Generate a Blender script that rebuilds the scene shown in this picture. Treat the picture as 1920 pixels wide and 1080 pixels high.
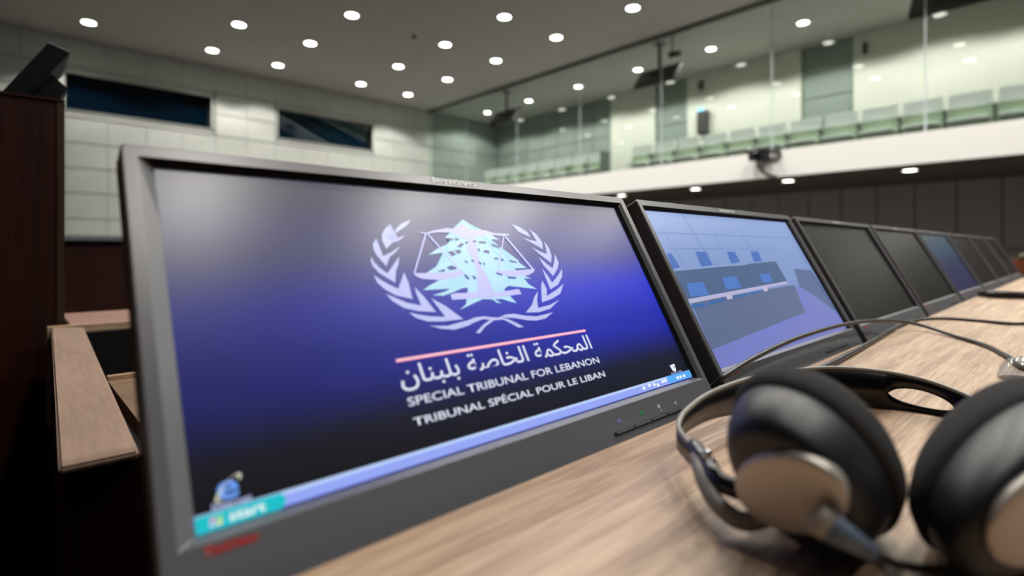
import bpy, bmesh, math, random
from mathutils import Vector, Matrix

random.seed(7)
scene = bpy.context.scene
col = scene.collection
for o in list(bpy.data.objects):
    bpy.data.objects.remove(o, do_unlink=True)

# ------------------------------------------------------------------ camera, world, exposure
F, CX, CY = 1015.7, 960.0, 467.3          # focal length and principal point in 1920x1080 pixels
YAW = math.radians(47.0)
ZC = 0.905                                 # eye height above the floor
K = 1.11                                   # scale of the far room
FWD = Vector((math.cos(YAW), math.sin(YAW), 0)); RGT = Vector((math.sin(YAW), -math.cos(YAW), 0)); UP = Vector((0, 0, 1))
EYE = Vector((0, 0, ZC))

cam_data = bpy.data.cameras.new('camera')
cam = bpy.data.objects.new('camera', cam_data); col.objects.link(cam)
cam.matrix_world = Matrix((
    (RGT.x, UP.x, -FWD.x, EYE.x), (RGT.y, UP.y, -FWD.y, EYE.y), (RGT.z, UP.z, -FWD.z, EYE.z), (0, 0, 0, 1)))
cam_data.sensor_width = 36.0
cam_data.lens = F * 36.0 / 1920.0
cam_data.shift_y = -(540 - CY) / 1920.0
cam_data.clip_start = 0.01; cam_data.clip_end = 100
cam_data.dof.use_dof = True
cam_data.dof.focus_distance = 0.62
cam_data.dof.aperture_fstop = 2.9
scene.camera = cam

world = bpy.data.worlds.new('world'); scene.world = world
world.use_nodes = True
world.node_tree.nodes['Background'].inputs[0].default_value = (0.5, 0.52, 0.55, 1)
world.node_tree.nodes['Background'].inputs[1].default_value = 0.03

vs = scene.view_settings
vs.view_transform = 'Standard'; vs.look = 'None'; vs.exposure = 0.0; vs.gamma = 1.0; vs.use_curve_mapping = False
scene.cycles.sample_clamp_indirect = 6.0
SPOT_W = 125.0                              # one ceiling downlight
GALLERY_FILL_W = 130.0
SOFFIT_W = 42.0

# ------------------------------------------------------------------ helpers
def ray(px, py): return FWD + RGT * ((px - CX) / F) - UP * ((py - CY) / F)
def at(px, py, depth): return EYE + ray(px, py) * depth
def on(px, py, axis, value):               # pixel -> point on the plane axis = value (world)
    d = ray(px, py); return EYE + d * ((value - EYE[axis]) / d[axis])

def lin(c):
    return tuple((v / 255 / 12.92) if v / 255 <= 0.04045 else ((v / 255 + 0.055) / 1.055) ** 2.4 for v in c[:3]) + (1,)

MATS = {}
def mat(name, rgb, rough=0.5, metal=0.0, spec=0.5, noise=0.0, nscale=40.0, bump=0.0, coat=0.0):
    m = bpy.data.materials.new(name); m.use_nodes = True
    nt = m.node_tree; b = nt.nodes['Principled BSDF']
    b.inputs['Base Color'].default_value = lin(rgb)
    b.inputs['Roughness'].default_value = rough; b.inputs['Metallic'].default_value = metal
    b.inputs['Specular IOR Level'].default_value = spec
    b.inputs['Coat Weight'].default_value = coat
    if noise or bump:
        tc = nt.nodes.new('ShaderNodeTexCoord'); n = nt.nodes.new('ShaderNodeTexNoise')
        n.inputs['Scale'].default_value = nscale; n.inputs['Detail'].default_value = 4
        nt.links.new(tc.outputs['Object'], n.inputs['Vector'])
        if noise:
            r = nt.nodes.new('ShaderNodeValToRGB'); c = lin(rgb)
            r.color_ramp.elements[0].position = 0.3; r.color_ramp.elements[1].position = 0.7
            r.color_ramp.elements[0].color = tuple(v * (1 - noise) for v in c[:3]) + (1,)
            r.color_ramp.elements[1].color = tuple(min(1, v * (1 + noise)) for v in c[:3]) + (1,)
            nt.links.new(n.outputs['Fac'], r.inputs['Fac']); nt.links.new(r.outputs['Color'], b.inputs['Base Color'])
        if bump:
            bp = nt.nodes.new('ShaderNodeBump'); bp.inputs['Strength'].default_value = bump; bp.inputs['Distance'].default_value = 0.002
            nt.links.new(n.outputs['Fac'], bp.inputs['Height']); nt.links.new(bp.outputs['Normal'], b.inputs['Normal'])
    MATS[name] = m
    return m

def wood(name, dark, light, scale=(3, 60, 60), rough=0.4, fine=(14, 420, 420), spec=0.5):
    m = bpy.data.materials.new(name); m.use_nodes = True
    nt = m.node_tree; b = nt.nodes['Principled BSDF']; N = nt.nodes.new; L = nt.links.new
    tc = N('ShaderNodeTexCoord'); mp = N('ShaderNodeMapping'); mp.inputs['Scale'].default_value = scale
    mp2 = N('ShaderNodeMapping'); mp2.inputs['Scale'].default_value = fine
    n1 = N('ShaderNodeTexNoise'); n1.inputs['Scale'].default_value = 1; n1.inputs['Detail'].default_value = 3
    n2 = N('ShaderNodeTexNoise'); n2.inputs['Scale'].default_value = 1; n2.inputs['Detail'].default_value = 2
    L(tc.outputs['Object'], mp.inputs['Vector']); L(tc.outputs['Object'], mp2.inputs['Vector'])
    L(mp.outputs['Vector'], n1.inputs['Vector']); L(mp2.outputs['Vector'], n2.inputs['Vector'])
    mx = N('ShaderNodeMix'); mx.inputs[0].default_value = 0.5
    L(n1.outputs['Fac'], mx.inputs[2]); L(n2.outputs['Fac'], mx.inputs[3])
    r = N('ShaderNodeValToRGB'); r.color_ramp.elements[0].position = 0.38; r.color_ramp.elements[1].position = 0.62
    r.color_ramp.elements[0].color = lin(dark); r.color_ramp.elements[1].color = lin(light)
    L(mx.outputs[0], r.inputs['Fac']); L(r.outputs['Color'], b.inputs['Base Color'])
    b.inputs['Roughness'].default_value = rough; b.inputs['Specular IOR Level'].default_value = spec
    bp = N('ShaderNodeBump'); bp.inputs['Strength'].default_value = 0.15; bp.inputs['Distance'].default_value = 0.001
    L(n2.outputs['Fac'], bp.inputs['Height']); L(bp.outputs['Normal'], b.inputs['Normal'])
    MATS[name] = m
    return m

def lit(name, rgb, strength, rough=0.35, ramp=None, size=1.0, spec=0.68):
    """a lit screen area: black glossy LCD surface giving off its picture. ramp = [(pos,rgb)] along local z over size"""
    m = bpy.data.materials.new(name); m.use_nodes = True
    nt = m.node_tree; b = nt.nodes['Principled BSDF']
    b.inputs['Base Color'].default_value = (0.006, 0.006, 0.008, 1)
    b.inputs['Roughness'].default_value = rough; b.inputs['Specular IOR Level'].default_value = spec
    b.inputs['Emission Strength'].default_value = strength
    if ramp:
        tc = nt.nodes.new('ShaderNodeTexCoord'); sx = nt.nodes.new('ShaderNodeSeparateXYZ')
        dv = nt.nodes.new('ShaderNodeMath'); dv.operation = 'DIVIDE'; dv.inputs[1].default_value = size
        cr = nt.nodes.new('ShaderNodeValToRGB'); cr.color_ramp.interpolation = 'EASE'
        el = cr.color_ramp.elements
        el[0].position, el[0].color = ramp[0][0], lin(ramp[0][1])
        el[1].position, el[1].color = ramp[-1][0], lin(ramp[-1][1])
        for p, c in ramp[1:-1]:
            e = el.new(p); e.color = lin(c)
        nt.links.new(tc.outputs['Object'], sx.inputs[0]); nt.links.new(sx.outputs['Z'], dv.inputs[0])
        nt.links.new(dv.outputs[0], cr.inputs['Fac']); nt.links.new(cr.outputs['Color'], b.inputs['Emission Color'])
    else:
        b.inputs['Emission Color'].default_value = lin(rgb)
    MATS[name] = m
    return m

def emit(name, rgb, strength):
    m = bpy.data.materials.new(name); m.use_nodes = True
    b = m.node_tree.nodes['Principled BSDF']
    b.inputs['Base Color'].default_value = lin(rgb)
    b.inputs['Emission Color'].default_value = lin(rgb); b.inputs['Emission Strength'].default_value = strength
    MATS[name] = m
    return m

def pane_mat(name, tint, ior=1.5, rough=0.0):
    m = bpy.data.materials.new(name); m.use_nodes = True
    nt = m.node_tree; nt.nodes.remove(nt.nodes['Principled BSDF'])
    out = nt.nodes['Material Output']
    t = nt.nodes.new('ShaderNodeBsdfTransparent'); t.inputs[0].default_value = tint
    g = nt.nodes.new('ShaderNodeBsdfGlossy'); g.inputs['Roughness'].default_value = rough
    fr = nt.nodes.new('ShaderNodeFresnel'); ge = nt.nodes.new('ShaderNodeNewGeometry'); mi = nt.nodes.new('ShaderNodeMapRange')
    mi.inputs['To Min'].default_value = ior; mi.inputs['To Max'].default_value = 1.0 / ior   # same weak reflection from either face
    nt.links.new(ge.outputs['Backfacing'], mi.inputs['Value']); nt.links.new(mi.outputs[0], fr.inputs[0])
    mx = nt.nodes.new('ShaderNodeMixShader')
    nt.links.new(fr.outputs[0], mx.inputs[0]); nt.links.new(t.outputs[0], mx.inputs[1]); nt.links.new(g.outputs[0], mx.inputs[2])
    nt.links.new(mx.outputs[0], out.inputs[0])
    MATS[name] = m
    return m

def link(o, parent=None):
    col.objects.link(o)
    if parent is not None: o.parent = parent
    return o
def mesh(name, verts, faces, m=None, parent=None, smooth=False):
    me = bpy.data.meshes.new(name); me.from_pydata([tuple(v) for v in verts], [], faces); me.update()
    if smooth:
        for p in me.polygons: p.use_smooth = True
    if m: me.materials.append(MATS[m])
    return link(bpy.data.objects.new(name, me), parent)
def from_bm(name, bm, m=None, parent=None, smooth=False):
    me = bpy.data.meshes.new(name); bm.normal_update(); bm.to_mesh(me); bm.free()
    if smooth:
        for p in me.polygons: p.use_smooth = True
    if m: me.materials.append(MATS[m])
    return link(bpy.data.objects.new(name, me), parent)
def box_bm(bm, x0, x1, y0, y1, z0, z1):
    v = [bm.verts.new(c) for c in ((x0,y0,z0),(x1,y0,z0),(x1,y1,z0),(x0,y1,z0),(x0,y0,z1),(x1,y0,z1),(x1,y1,z1),(x0,y1,z1))]
    for f in ((0,3,2,1),(4,5,6,7),(0,1,5,4),(1,2,6,5),(2,3,7,6),(3,0,4,7)): bm.faces.new([v[i] for i in f])
def box(name, x0, x1, y0, y1, z0, z1, m, parent=None, bevel=0.0, origin=None):
    bm = bmesh.new(); box_bm(bm, x0, x1, y0, y1, z0, z1)
    if bevel: bmesh.ops.bevel(bm, geom=bm.edges[:], offset=bevel, segments=2, affect='EDGES')
    o = from_bm(name, bm, m, parent)
    if origin is not None:
        o.data.transform(Matrix.Translation(-Vector(origin))); o.location = origin
    return o
def prism(name, pts, off, m, parent=None, bevel=0.0):
    """polygon pts (3D, planar) extruded by vector off"""
    n = len(pts); off = Vector(off)
    bm = bmesh.new()
    a = [bm.verts.new(p) for p in pts]; b = [bm.verts.new(Vector(p) + off) for p in pts]
    bm.faces.new(a); bm.faces.new(b[::-1])
    for i in range(n): bm.faces.new((a[i], b[i], b[(i+1) % n], a[(i+1) % n]))
    bmesh.ops.recalc_face_normals(bm, faces=bm.faces[:])
    if bevel: bmesh.ops.bevel(bm, geom=bm.edges[:], offset=bevel, segments=2, affect='EDGES')
    return from_bm(name, bm, m, parent)
def smooth_path(pts, n):
    P = [Vector(p) for p in pts]; out = []
    P = [P[0] * 2 - P[1]] + P + [P[-1] * 2 - P[-2]]
    for i in range(1, len(P) - 2):
        for k in range(n):
            t = k / n; a, b, c, d = P[i-1], P[i], P[i+1], P[i+2]
            out.append(0.5 * ((2*b) + (c-a)*t + (2*a-5*b+4*c-d)*t*t + (3*b-a-3*c+d)*t*t*t))
    out.append(P[-2]); return out
def tube(name, pts, radius, m, parent=None, seg=10, n=8, smooth=True):
    path = smooth_path(pts, n) if n > 1 else [Vector(p) for p in pts]
    radii = radius if isinstance(radius, (list, tuple)) else None
    verts, faces = [], []; ref = None
    for i, p in enumerate(path):
        t = (path[min(i+1, len(path)-1)] - path[max(i-1, 0)]).normalized()
        if ref is None: ref = t.orthogonal().normalized()
        ref = (ref - t * ref.dot(t)).normalized(); bi = t.cross(ref)
        u = i / (len(path) - 1)
        r = radius if radii is None else radii[0] + (radii[1] - radii[0]) * u
        for k in range(seg):
            a = 2 * math.pi * k / seg
            verts.append(p + ref * (r * math.cos(a)) + bi * (r * math.sin(a)))
    for i in range(len(path) - 1):
        for k in range(seg):
            a, b = i*seg + k, i*seg + (k+1) % seg
            faces.append((a, b, b + seg, a + seg))
    faces.append(tuple(range(seg))[::-1]); faces.append(tuple(range((len(path)-1)*seg, len(path)*seg)))
    return mesh(name, verts, faces, m, parent, smooth)
def lathe(name, prof, m, parent=None, seg=40, frame=None, smooth=True, closed=False):
    """prof [(r,z)] about local z; frame = 4x4 mapping unit coords into place"""
    verts, faces = [], []
    for r, z in prof:
        for k in range(seg):
            a = 2*math.pi*k/seg; v = Vector((r*math.cos(a), r*math.sin(a), z))
            verts.append(frame @ v if frame else v)
    for i in range(len(prof) - 1):
        for k in range(seg):
            a, b = i*seg + k, i*seg + (k+1) % seg
            faces.append((a, b, b+seg, a+seg))
    if prof[0][0] > 1e-6 and not closed: faces.append(tuple(range(seg))[::-1])
    if prof[-1][0] > 1e-6 and not closed: faces.append(tuple(range((len(prof)-1)*seg, len(prof)*seg)))
    return mesh(name, verts, faces, m, parent, smooth)
def empty(name, loc, label=None, cat=None, group=None, kind=None):
    o = bpy.data.objects.new(name, None); o.location = loc; o.empty_display_size = 0.1; link(o)
    tag(o, label, cat, group, kind); return o
def tag(o, label=None, cat=None, group=None, kind=None):
    if label: o['label'] = label
    if cat: o['category'] = cat
    if group: o['group'] = group
    if kind: o['kind'] = kind
    return o
def rebase(root, *objs):
    """children were built in world coordinates: shift their meshes into the frame of the root"""
    bpy.context.view_layer.update()
    inv = root.matrix_world.inverted()
    for o in objs: o.data.transform(inv)
def copy_tree(o, parent=None):
    c = o.copy(); col.objects.link(c); c.parent = parent
    for ch in list(o.children): copy_tree(ch, c)
    return c
ORD = ['first','second','third','fourth','fifth','sixth','seventh','eighth','ninth','tenth','eleventh','twelfth','thirteenth','fourteenth','fifteenth','sixteenth','seventeenth']

# ------------------------------------------------------------------ materials
wood('desk_wood', (156, 124, 98), (208, 178, 148), scale=(4, 70, 70), fine=(22, 500, 500), rough=0.42)
wood('ledge_wood', (150, 124, 108), (166, 140, 122), scale=(20, 4, 20), fine=(200, 20, 200), rough=0.6)
wood('dark_wood', (34, 13, 8), (54, 22, 13), scale=(50, 50, 2.5), fine=(300, 300, 9), rough=0.45, spec=0.3)
wood('pink_wood', (150, 112, 100), (176, 138, 122), rough=0.45)
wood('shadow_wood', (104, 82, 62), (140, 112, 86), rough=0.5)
wood('end_wood', (92, 46, 22), (124, 66, 34), rough=0.45)
mat('ceiling_paint', (186, 181, 176), 0.9, noise=0.03, nscale=3)
mat('wall_panel', (194, 197, 191), 0.6, noise=0.03, nscale=2)
mat('gallery_panel_shaded', (142, 152, 146), 0.6, noise=0.03, nscale=2)  # wall panels again, colour darkened for their shade behind the green glass
mat('wall_joint', (132, 134, 129), 0.9)
mat('white_paint', (238, 237, 233), 0.6)
mat('gallery_white', (226, 224, 214), 0.7)
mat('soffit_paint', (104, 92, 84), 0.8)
mat('lower_panel', (176, 170, 163), 0.6, noise=0.04, nscale=2)
mat('carpet', (72, 70, 68), 0.95, noise=0.15, nscale=200)
mat('dark_wall', (62, 44, 38), 0.7)
mat('bezel_plastic', (96, 98, 104), 0.31, noise=0.03, nscale=600, spec=1.0)
mat('black_plastic', (14, 14, 16), 0.45)
mat('matte_black', (9, 9, 12), 0.8, spec=0.2)
mat('black_gloss', (10, 11, 14), 0.25)
mat('dark_shell', (20, 20, 23), 0.5)
mat('logo_white', (240, 242, 246), 0.3)
mat('logo_red', (196, 36, 36), 0.5)
mat('print_blue', (104, 116, 172), 0.5)
mat('print_grey', (190, 188, 182), 0.5)
mat('print_green', (40, 130, 70), 0.5)
mat('foam', (34, 33, 34), 0.95, noise=0.25, nscale=900, bump=0.5)
mat('cup_plastic', (26, 29, 36), 0.45)
mat('cap_silver', (186, 180, 172), 0.38, metal=0.45)
mat('yoke_grey', (150, 146, 140), 0.4)
mat('chrome', (220, 220, 222), 0.15, metal=1.0)
mat('relief_blue', (96, 116, 140), 0.5)
mat('cable_black', (40, 39, 40), 0.35)
mat('rail_grey', (120, 124, 132), 0.5)
mat('seat_white', (252, 254, 252), 0.6)
mat('seat_green', (186, 202, 174), 0.8)
mat('seat_arm', (96, 106, 98), 0.6)
mat('frame_dark', (58, 56, 54), 0.5)
mat('joint_white', (206, 214, 222), 0.4)
mat('window_room', (22, 66, 88), 0.9)
mat('speaker_grey', (84, 86, 84), 0.8)
mat('olive', (78, 74, 52), 0.8)
mat('trim_metal', (214, 214, 210), 0.4)
pane_mat('gallery_glass', (0.87, 0.922, 0.895, 1))
pane_mat('window_glass', (0.45, 0.62, 0.68, 1))
pane_mat('clear_plastic', (0.80, 0.84, 0.88, 1), ior=1.7, rough=0.18)
emit('lamp_disc', (255, 250, 240), 16.0)
emit('soffit_disc', (255, 248, 238), 12.0)
emit('led_green', (60, 220, 110), 0.5)
emit('led_blue', (120, 190, 240), 2.0)

# ------------------------------------------------------------------ the setting
YW = 11.88 * K            # window wall
XG = 8.05 * K             # glass of the gallery
XB = 10.52 * K            # back wall of the gallery
XL = 10.06 * K            # wall under the gallery
ZT = ZC + 3.6 * K         # ceiling
X0, Y0 = -4.2, -6.0       # sides that the photograph does not show
ZF0, ZF1 = ZC + 1.02 * K, ZC + 1.395 * K    # fascia bottom / top

def struct(o): o['kind'] = 'structure'; return o
struct(box('floor', X0, XB, Y0, YW, -0.1, 0, 'carpet'))
struct(box('ceiling', X0, XB + 0.1, Y0, YW + 0.1, ZT, ZT + 0.15, 'ceiling_paint'))
struct(box('wall_left', X0 - 0.15, X0, Y0, YW, 0, ZT, 'dark_wall'))
struct(box('wall_rear', X0, XB + 0.1, Y0 - 0.15, Y0, 0, ZT, 'dark_wall'))

# window wall: dark backing with openings, panels in front, windows
WZ0, WZ1 = ZC + 2.39 * K, ZC + 3.0 * K
WINS = [(0.72 * K, 2.95 * K), (4.23 * K, 6.46 * K)]
def wall_with_holes(name, x0, x1, y0, y1, z0, z1, holes, hz0, hz1, m):
    bm = bmesh.new()
    box_bm(bm, x0, x1, y0, y1, z0, hz0); box_bm(bm, x0, x1, y0, y1, hz1, z1)
    xs = [x0] + [v for h in holes for v in h] + [x1]
    for i in range(0, len(xs), 2): box_bm(bm, xs[i], xs[i+1], y0, y1, hz0, hz1)
    return struct(from_bm(name, bm, m))
wall_back = wall_with_holes('wall_back', X0, XB, YW, YW + 0.25, 0, ZT, WINS, WZ0, WZ1, 'wall_joint')
PANELS = {}
def panel(parent, w, h, t, corner, ax, m):
    """one cladding panel; ax 'x': lies in the plane y=const and runs along x; 'y': lies in the plane x=const"""
    key = (round(w, 3), round(h, 3), ax, m)
    if key not in PANELS:
        bm = bmesh.new()
        if ax == 'x': box_bm(bm, 0, w, -t, 0, 0, h)
        else: box_bm(bm, -t, 0, 0, w, 0, h)
        bmesh.ops.bevel(bm, geom=bm.edges[:], offset=0.004, segments=1, affect='EDGES')
        me = bpy.data.meshes.new('panel'); bm.to_mesh(me); bm.free(); me.materials.append(MATS[m]); PANELS[key] = me
    o = bpy.data.objects.new('panel', PANELS[key]); link(o, parent); o.location = corner
GAP = 0.02
PZ = [ZC + z * K for z in (-0.80, -0.34, 0.09, 0.52, 0.96, 1.39, 1.82, 2.25, 2.68, 3.11, 3.6)]
def rect_minus(r, hole):
    x0, x1, z0, z1 = r; a0, a1, b0, b1 = hole
    if x1 <= a0 or x0 >= a1 or z1 <= b0 or z0 >= b1: return [r]
    out = []
    if x0 < a0: out.append((x0, a0, z0, z1))
    if x1 > a1: out.append((a1, x1, z0, z1))
    xa, xb = max(x0, a0), min(x1, a1)
    if z0 < b0: out.append((xa, xb, z0, b0))
    if z1 > b1: out.append((xa, xb, b1, z1))
    return out
PW = 0.575 * K
nx = int((XB - X0) / PW) + 1
for i in range(-9, 20):
    x0 = 0.15 * K + i * PW; x1 = x0 + PW
    if x0 < X0 or x0 > XB: continue
    x1 = min(x1, XB)
    if x1 - x0 < 0.05: continue
    for j in range(len(PZ) - 1):
        rects = [(x0, x1, PZ[j], PZ[j+1])]
        for (a, b) in WINS:
            rects = [q for r in rects for q in rect_minus(r, (a - 0.03, b + 0.03, WZ0 - 0.13, WZ1 + 0.03))]
        for (a, b, c, d) in rects:
            if b - a > 0.06 and d - c > 0.06:
                panel(wall_back, b - a - 0.006, d - c - GAP, 0.03, (a + 0.003, YW, c + GAP/2), 'x', 'wall_panel' if a < XG - 0.1 else 'gallery_panel_shaded')
for n, (a, b) in enumerate(WINS):
    w = struct(empty('window_%d' % (n + 1), ((a + b) / 2, YW, WZ0), ['wide dark window in the panelled wall beside the wooden partition', 'dark window in the panelled wall nearer the gallery glass'][n], 'window', kind='structure'))
    fr = box('window_frame', a, b, YW + 0.16, YW + 0.19, WZ0, WZ1, 'frame_dark')
    bm = bmesh.new()
    for (p, q, r, s) in ((a, b, WZ0, WZ0 + .04), (a, b, WZ1 - .04, WZ1), (a, a + .04, WZ0, WZ1), (b - .04, b, WZ0, WZ1)): box_bm(bm, p, q, YW + 0.19, YW + 0.22, r, s)
    bpy.data.objects.remove(fr); fr = from_bm('window_frame', bm, 'frame_dark', w)
    pn = prism('pane', [(a + .02, YW + 0.185, WZ0 + .01), (b - .02, YW + 0.185, WZ0 + .01), (b - .02, YW + 0.06, WZ1 - .01), (a + .02, YW + 0.06, WZ1 - .01)], (0, 0.008, 0.002), 'window_glass', w)
    bk = box('booth_interior', a - .05, b + .05, YW + 0.255, YW + 0.3, WZ0 - .05, WZ1 + .05, 'window_room', w)
    sl = prism('window_sill', [(a - .03, YW + 0.16, WZ0), (a - .03, YW - 0.035, WZ0 - 0.12), (a - .03, YW, WZ0 - 0.13), (a - .03, YW + 0.16, WZ0 - 0.13)], (b - a + .06, 0, 0), 'white_paint', w)
    rv = box('reveal', b, b + 0.03, YW - 0.032, YW + 0.15, WZ0, WZ1 + .03, 'wall_panel', w)
    rl = box('reveal', a - 0.03, a, YW - 0.032, YW + 0.15, WZ0, WZ1 + .03, 'wall_panel', w)
    rt = box('reveal', a - 0.03, b + 0.03, YW - 0.032, YW + 0.15, WZ1, WZ1 + 0.03, 'wall_panel', w)
    rebase(w, fr, pn, bk, sl, rv, rl, rt)
struct(box('trim_1', X0, XG, YW - 0.06, YW, ZC + 0.205 * K, ZC + 0.235 * K, 'frame_dark'))

# gallery: fascia, soffit, floor, walls, glass
struct(box('wall_fascia', XG - 0.12, XG + 0.05, Y0, YW, ZF0, ZF1, 'white_paint'))
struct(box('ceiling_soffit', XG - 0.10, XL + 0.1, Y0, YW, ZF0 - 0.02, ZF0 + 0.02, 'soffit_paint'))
struct(box('floor_gallery', XG + 0.05, XB, Y0, YW, ZF0 + 0.1, ZF0 + 0.3, 'carpet'))
wall_under = struct(box('wall_under_gallery', XL, XL + 0.1, Y0, YW, 0, ZF0, 'wall_joint'))
for i in range(-10, 22):
    y = (0.85 + 0.4925 * i) * K
    if y < Y0 or y + 0.4925 * K > YW: continue
    for (z0, z1) in ((0.05, ZC + 0.0), (ZC + 0.0, ZF0 - 0.02)):
        panel(wall_under, 0.4925 * K - GAP, z1 - z0 - GAP, 0.025, (XL, y + GAP/2, z0 + GAP/2), 'y', 'lower_panel')
wall_gal = struct(box('wall_gallery', XB, XB + 0.15, Y0, YW, ZF0, ZT, 'wall_joint'))
WHITE = [(6.58, 7.76), (3.58, 5.80), (-5.0, 2.75)]
def gal_panels(y0, y1):
    n = max(1, round((y1 - y0) / (0.62 * K))); w = (y1 - y0) / n
    for i in range(n):
        for j in range(6, len(PZ) - 1):
            panel(wall_gal, w - GAP, PZ[j+1] - PZ[j] - GAP, 0.03, (XB, y0 + i*w + GAP/2, PZ[j] + GAP/2), 'y', 'gallery_panel_shaded')
gal_panels(7.76 * K, YW - 0.04); gal_panels(5.80 * K, 6.58 * K); gal_panels(2.75 * K, 3.58 * K)
for i, (a, b) in enumerate(WHITE):
    bl = box('wall_block', XB - 0.10, XB, max(a * K, Y0), b * K, ZF0 + 0.3, ZT, 'gallery_white', wall_gal)
    struct(bl)
# glass screen: panes between joints
win = empty('window_3', (XG, 5.0, ZF1), 'tall frameless glass screen closing off the public gallery above the white fascia', 'glass screen', kind='structure')
JY = [y * K for y in (-5.3, -3.95, -2.17, -0.39, 1.37, 3.15, 4.95, 6.72, 8.48, 10.22, 11.85)]
kids = []
for a, b in zip(JY[:-1], JY[1:]):
    kids.append(box('glass_pane', XG, XG + 0.012, a + 0.008, b - 0.008, ZF1, ZT - 0.04, 'gallery_glass', win))
for y in JY[1:-1]:
    kids.append(box('silicone_joint', XG + 0.002, XG + 0.010, y - 0.008, y + 0.008, ZF1, ZT - 0.04, 'joint_white', win))
kids.append(box('head_channel', XG - 0.05, XG + 0.05, Y0, YW, ZT - 0.05, ZT, 'frame_dark', win))
rebase(win, *kids)

# ------------------------------------------------------------------ downlights
def downlight_proto(name, r, disc, energy, cone):
    root = bpy.data.objects.new(name, None); link(root); root.empty_display_size = 0.05
    lathe('trim_ring', [(r, 0.0), (r + 0.022, 0.0), (r + 0.024, -0.006), (r + 0.016, -0.010), (r, -0.008), (r, 0.0)], 'trim_metal', root, 28, closed=True)
    lathe('lamp_lens', [(r, -0.003), (r * 0.6, -0.004), (0.0, -0.0045)], disc, root, 28)
    ld = bpy.data.lights.new('lamp_light', 'SPOT'); ld.energy = energy; ld.spot_size = math.radians(cone); ld.spot_blend = 0.25
    ld.shadow_soft_size = r; ld.color = (1.0, 0.96, 0.90)
    lo = bpy.data.objects.new('lamp_light', ld); link(lo, root); lo.location = (0, 0, -0.06)
    return root
LX = [0.95, 2.72, 3.88, 5.64, 6.83]; LY = [10.87, 9.33, 7.77, 6.22, 4.68, 3.14, 1.60, 0.05, -1.5]
XWORD = ['fifth column from the gallery glass', 'fourth column from the gallery glass', 'third column from the gallery glass', 'second column from the gallery glass', 'column next to the gallery glass']
proto = None
for i, x in enumerate(LX):
    for j, y in enumerate(LY):
        if i == 0 and j > 0 and j < 7: continue
        if proto is None: proto = downlight_proto('ceiling_light', 0.10, 'lamp_disc', SPOT_W, 125); o = proto
        else: o = copy_tree(proto)
        o.location = (x * K, y * K, ZT)
        tag(o, 'round white ceiling downlight, %s, %s row from the window wall' % (XWORD[i], ORD[j]), 'ceiling light', 'downlights in the main ceiling')
proto = None
for j, y in enumerate(LY[:8]):  # lamps added to light the gallery, where no fixtures are seen
    if proto is None: proto = downlight_proto('gallery_fill_light', 0.085, 'lamp_disc', GALLERY_FILL_W, 150); o = proto
    else: o = copy_tree(proto)
    o.location = (9.25 * K, y * K, ZT)
    tag(o, 'added round fill light above the gallery seats behind glass, %s from the far end' % ORD[j], 'ceiling light', 'added fill lights in the gallery ceiling')
proto = None
for j, y in enumerate((7.45, 5.98, 4.50, 3.04, 1.58, 0.1, -1.4)):
    if proto is None: proto = downlight_proto('soffit_light', 0.085, 'soffit_disc', SOFFIT_W, 120); o = proto
    else: o = copy_tree(proto)
    o.location = (8.36 * K, y * K, ZF0 - 0.02)
    tag(o, 'round downlight in the dark soffit under the gallery, %s from the far end' % ORD[j], 'ceiling light', 'downlights under the gallery')
p = on(777, 68, 2, ZT)
sd = lathe('smoke_detector', [(0.05, 0), (0.05, -0.02), (0.035, -0.035), (0.0, -0.037)], 'frame_dark'); sd.location = p
tag(sd, 'small dark smoke detector on the main ceiling between the downlights', 'smoke detector')

# ------------------------------------------------------------------ gallery seats
def seat_proto():
    r = bpy.data.objects.new('auditorium_chair', None); link(r); w = 0.49 * K
    b = box('backrest', -0.02, 0.03, 0.03, w - 0.03, 0.50, 0.71, 'seat_white', r, 0.012)
    box('lower_back', -0.005, 0.02, 0.0, w, 0.05, 0.51, 'seat_green', r)
    box('seat_pan', -0.30, -0.03, 0.05, w - 0.05, 0.26, 0.31, 'seat_white', r, 0.012)
    box('armrest', -0.16, -0.02, -0.018, 0.018, 0.40, 0.47, 'seat_arm', r, 0.006)
    box('leg', -0.10, -0.02, -0.015, 0.015, 0.0, 0.42, 'seat_arm', r)
    return r
XS, SC = 9.45 * K, 9.45 / 9.05
ZCH = ZC + 2.02 * SC * K - 0.71 * SC      # level the chairs stand on
proto = seat_proto(); first = True
for n in range(-1, 11):
    o = proto if first else copy_tree(proto); first = False
    o.location = (XS, (0.83 + 0.49 * n) * K * SC, ZCH); o.scale = (SC, SC, SC)
    tag(o, 'pale gallery chair right of the aisle, %s from the aisle' % ORD[10 - n], 'chair', 'gallery chairs')
for n in range(8):
    o = copy_tree(proto)
    o.location = (XS, (6.86 + 0.49 * n) * K * SC, ZCH); o.scale = (SC, SC, SC)
    tag(o, 'pale gallery chair left of the aisle, %s from the aisle' % ORD[n], 'chair', 'gallery chairs')
struct(box('floor_gallery_riser', XG + 0.45, XB, Y0, YW, ZF0 + 0.3, ZCH, 'carpet'))
tag(box('aisle_panel', XS - 0.30, XS + 0.03, 6.79 * K * SC, 6.81 * K * SC, ZCH, ZC + 2.0 * SC * K, 'seat_arm', bevel=0.006), 'dark end panel beside the gallery aisle, left seat block', 'end panel')

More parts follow.
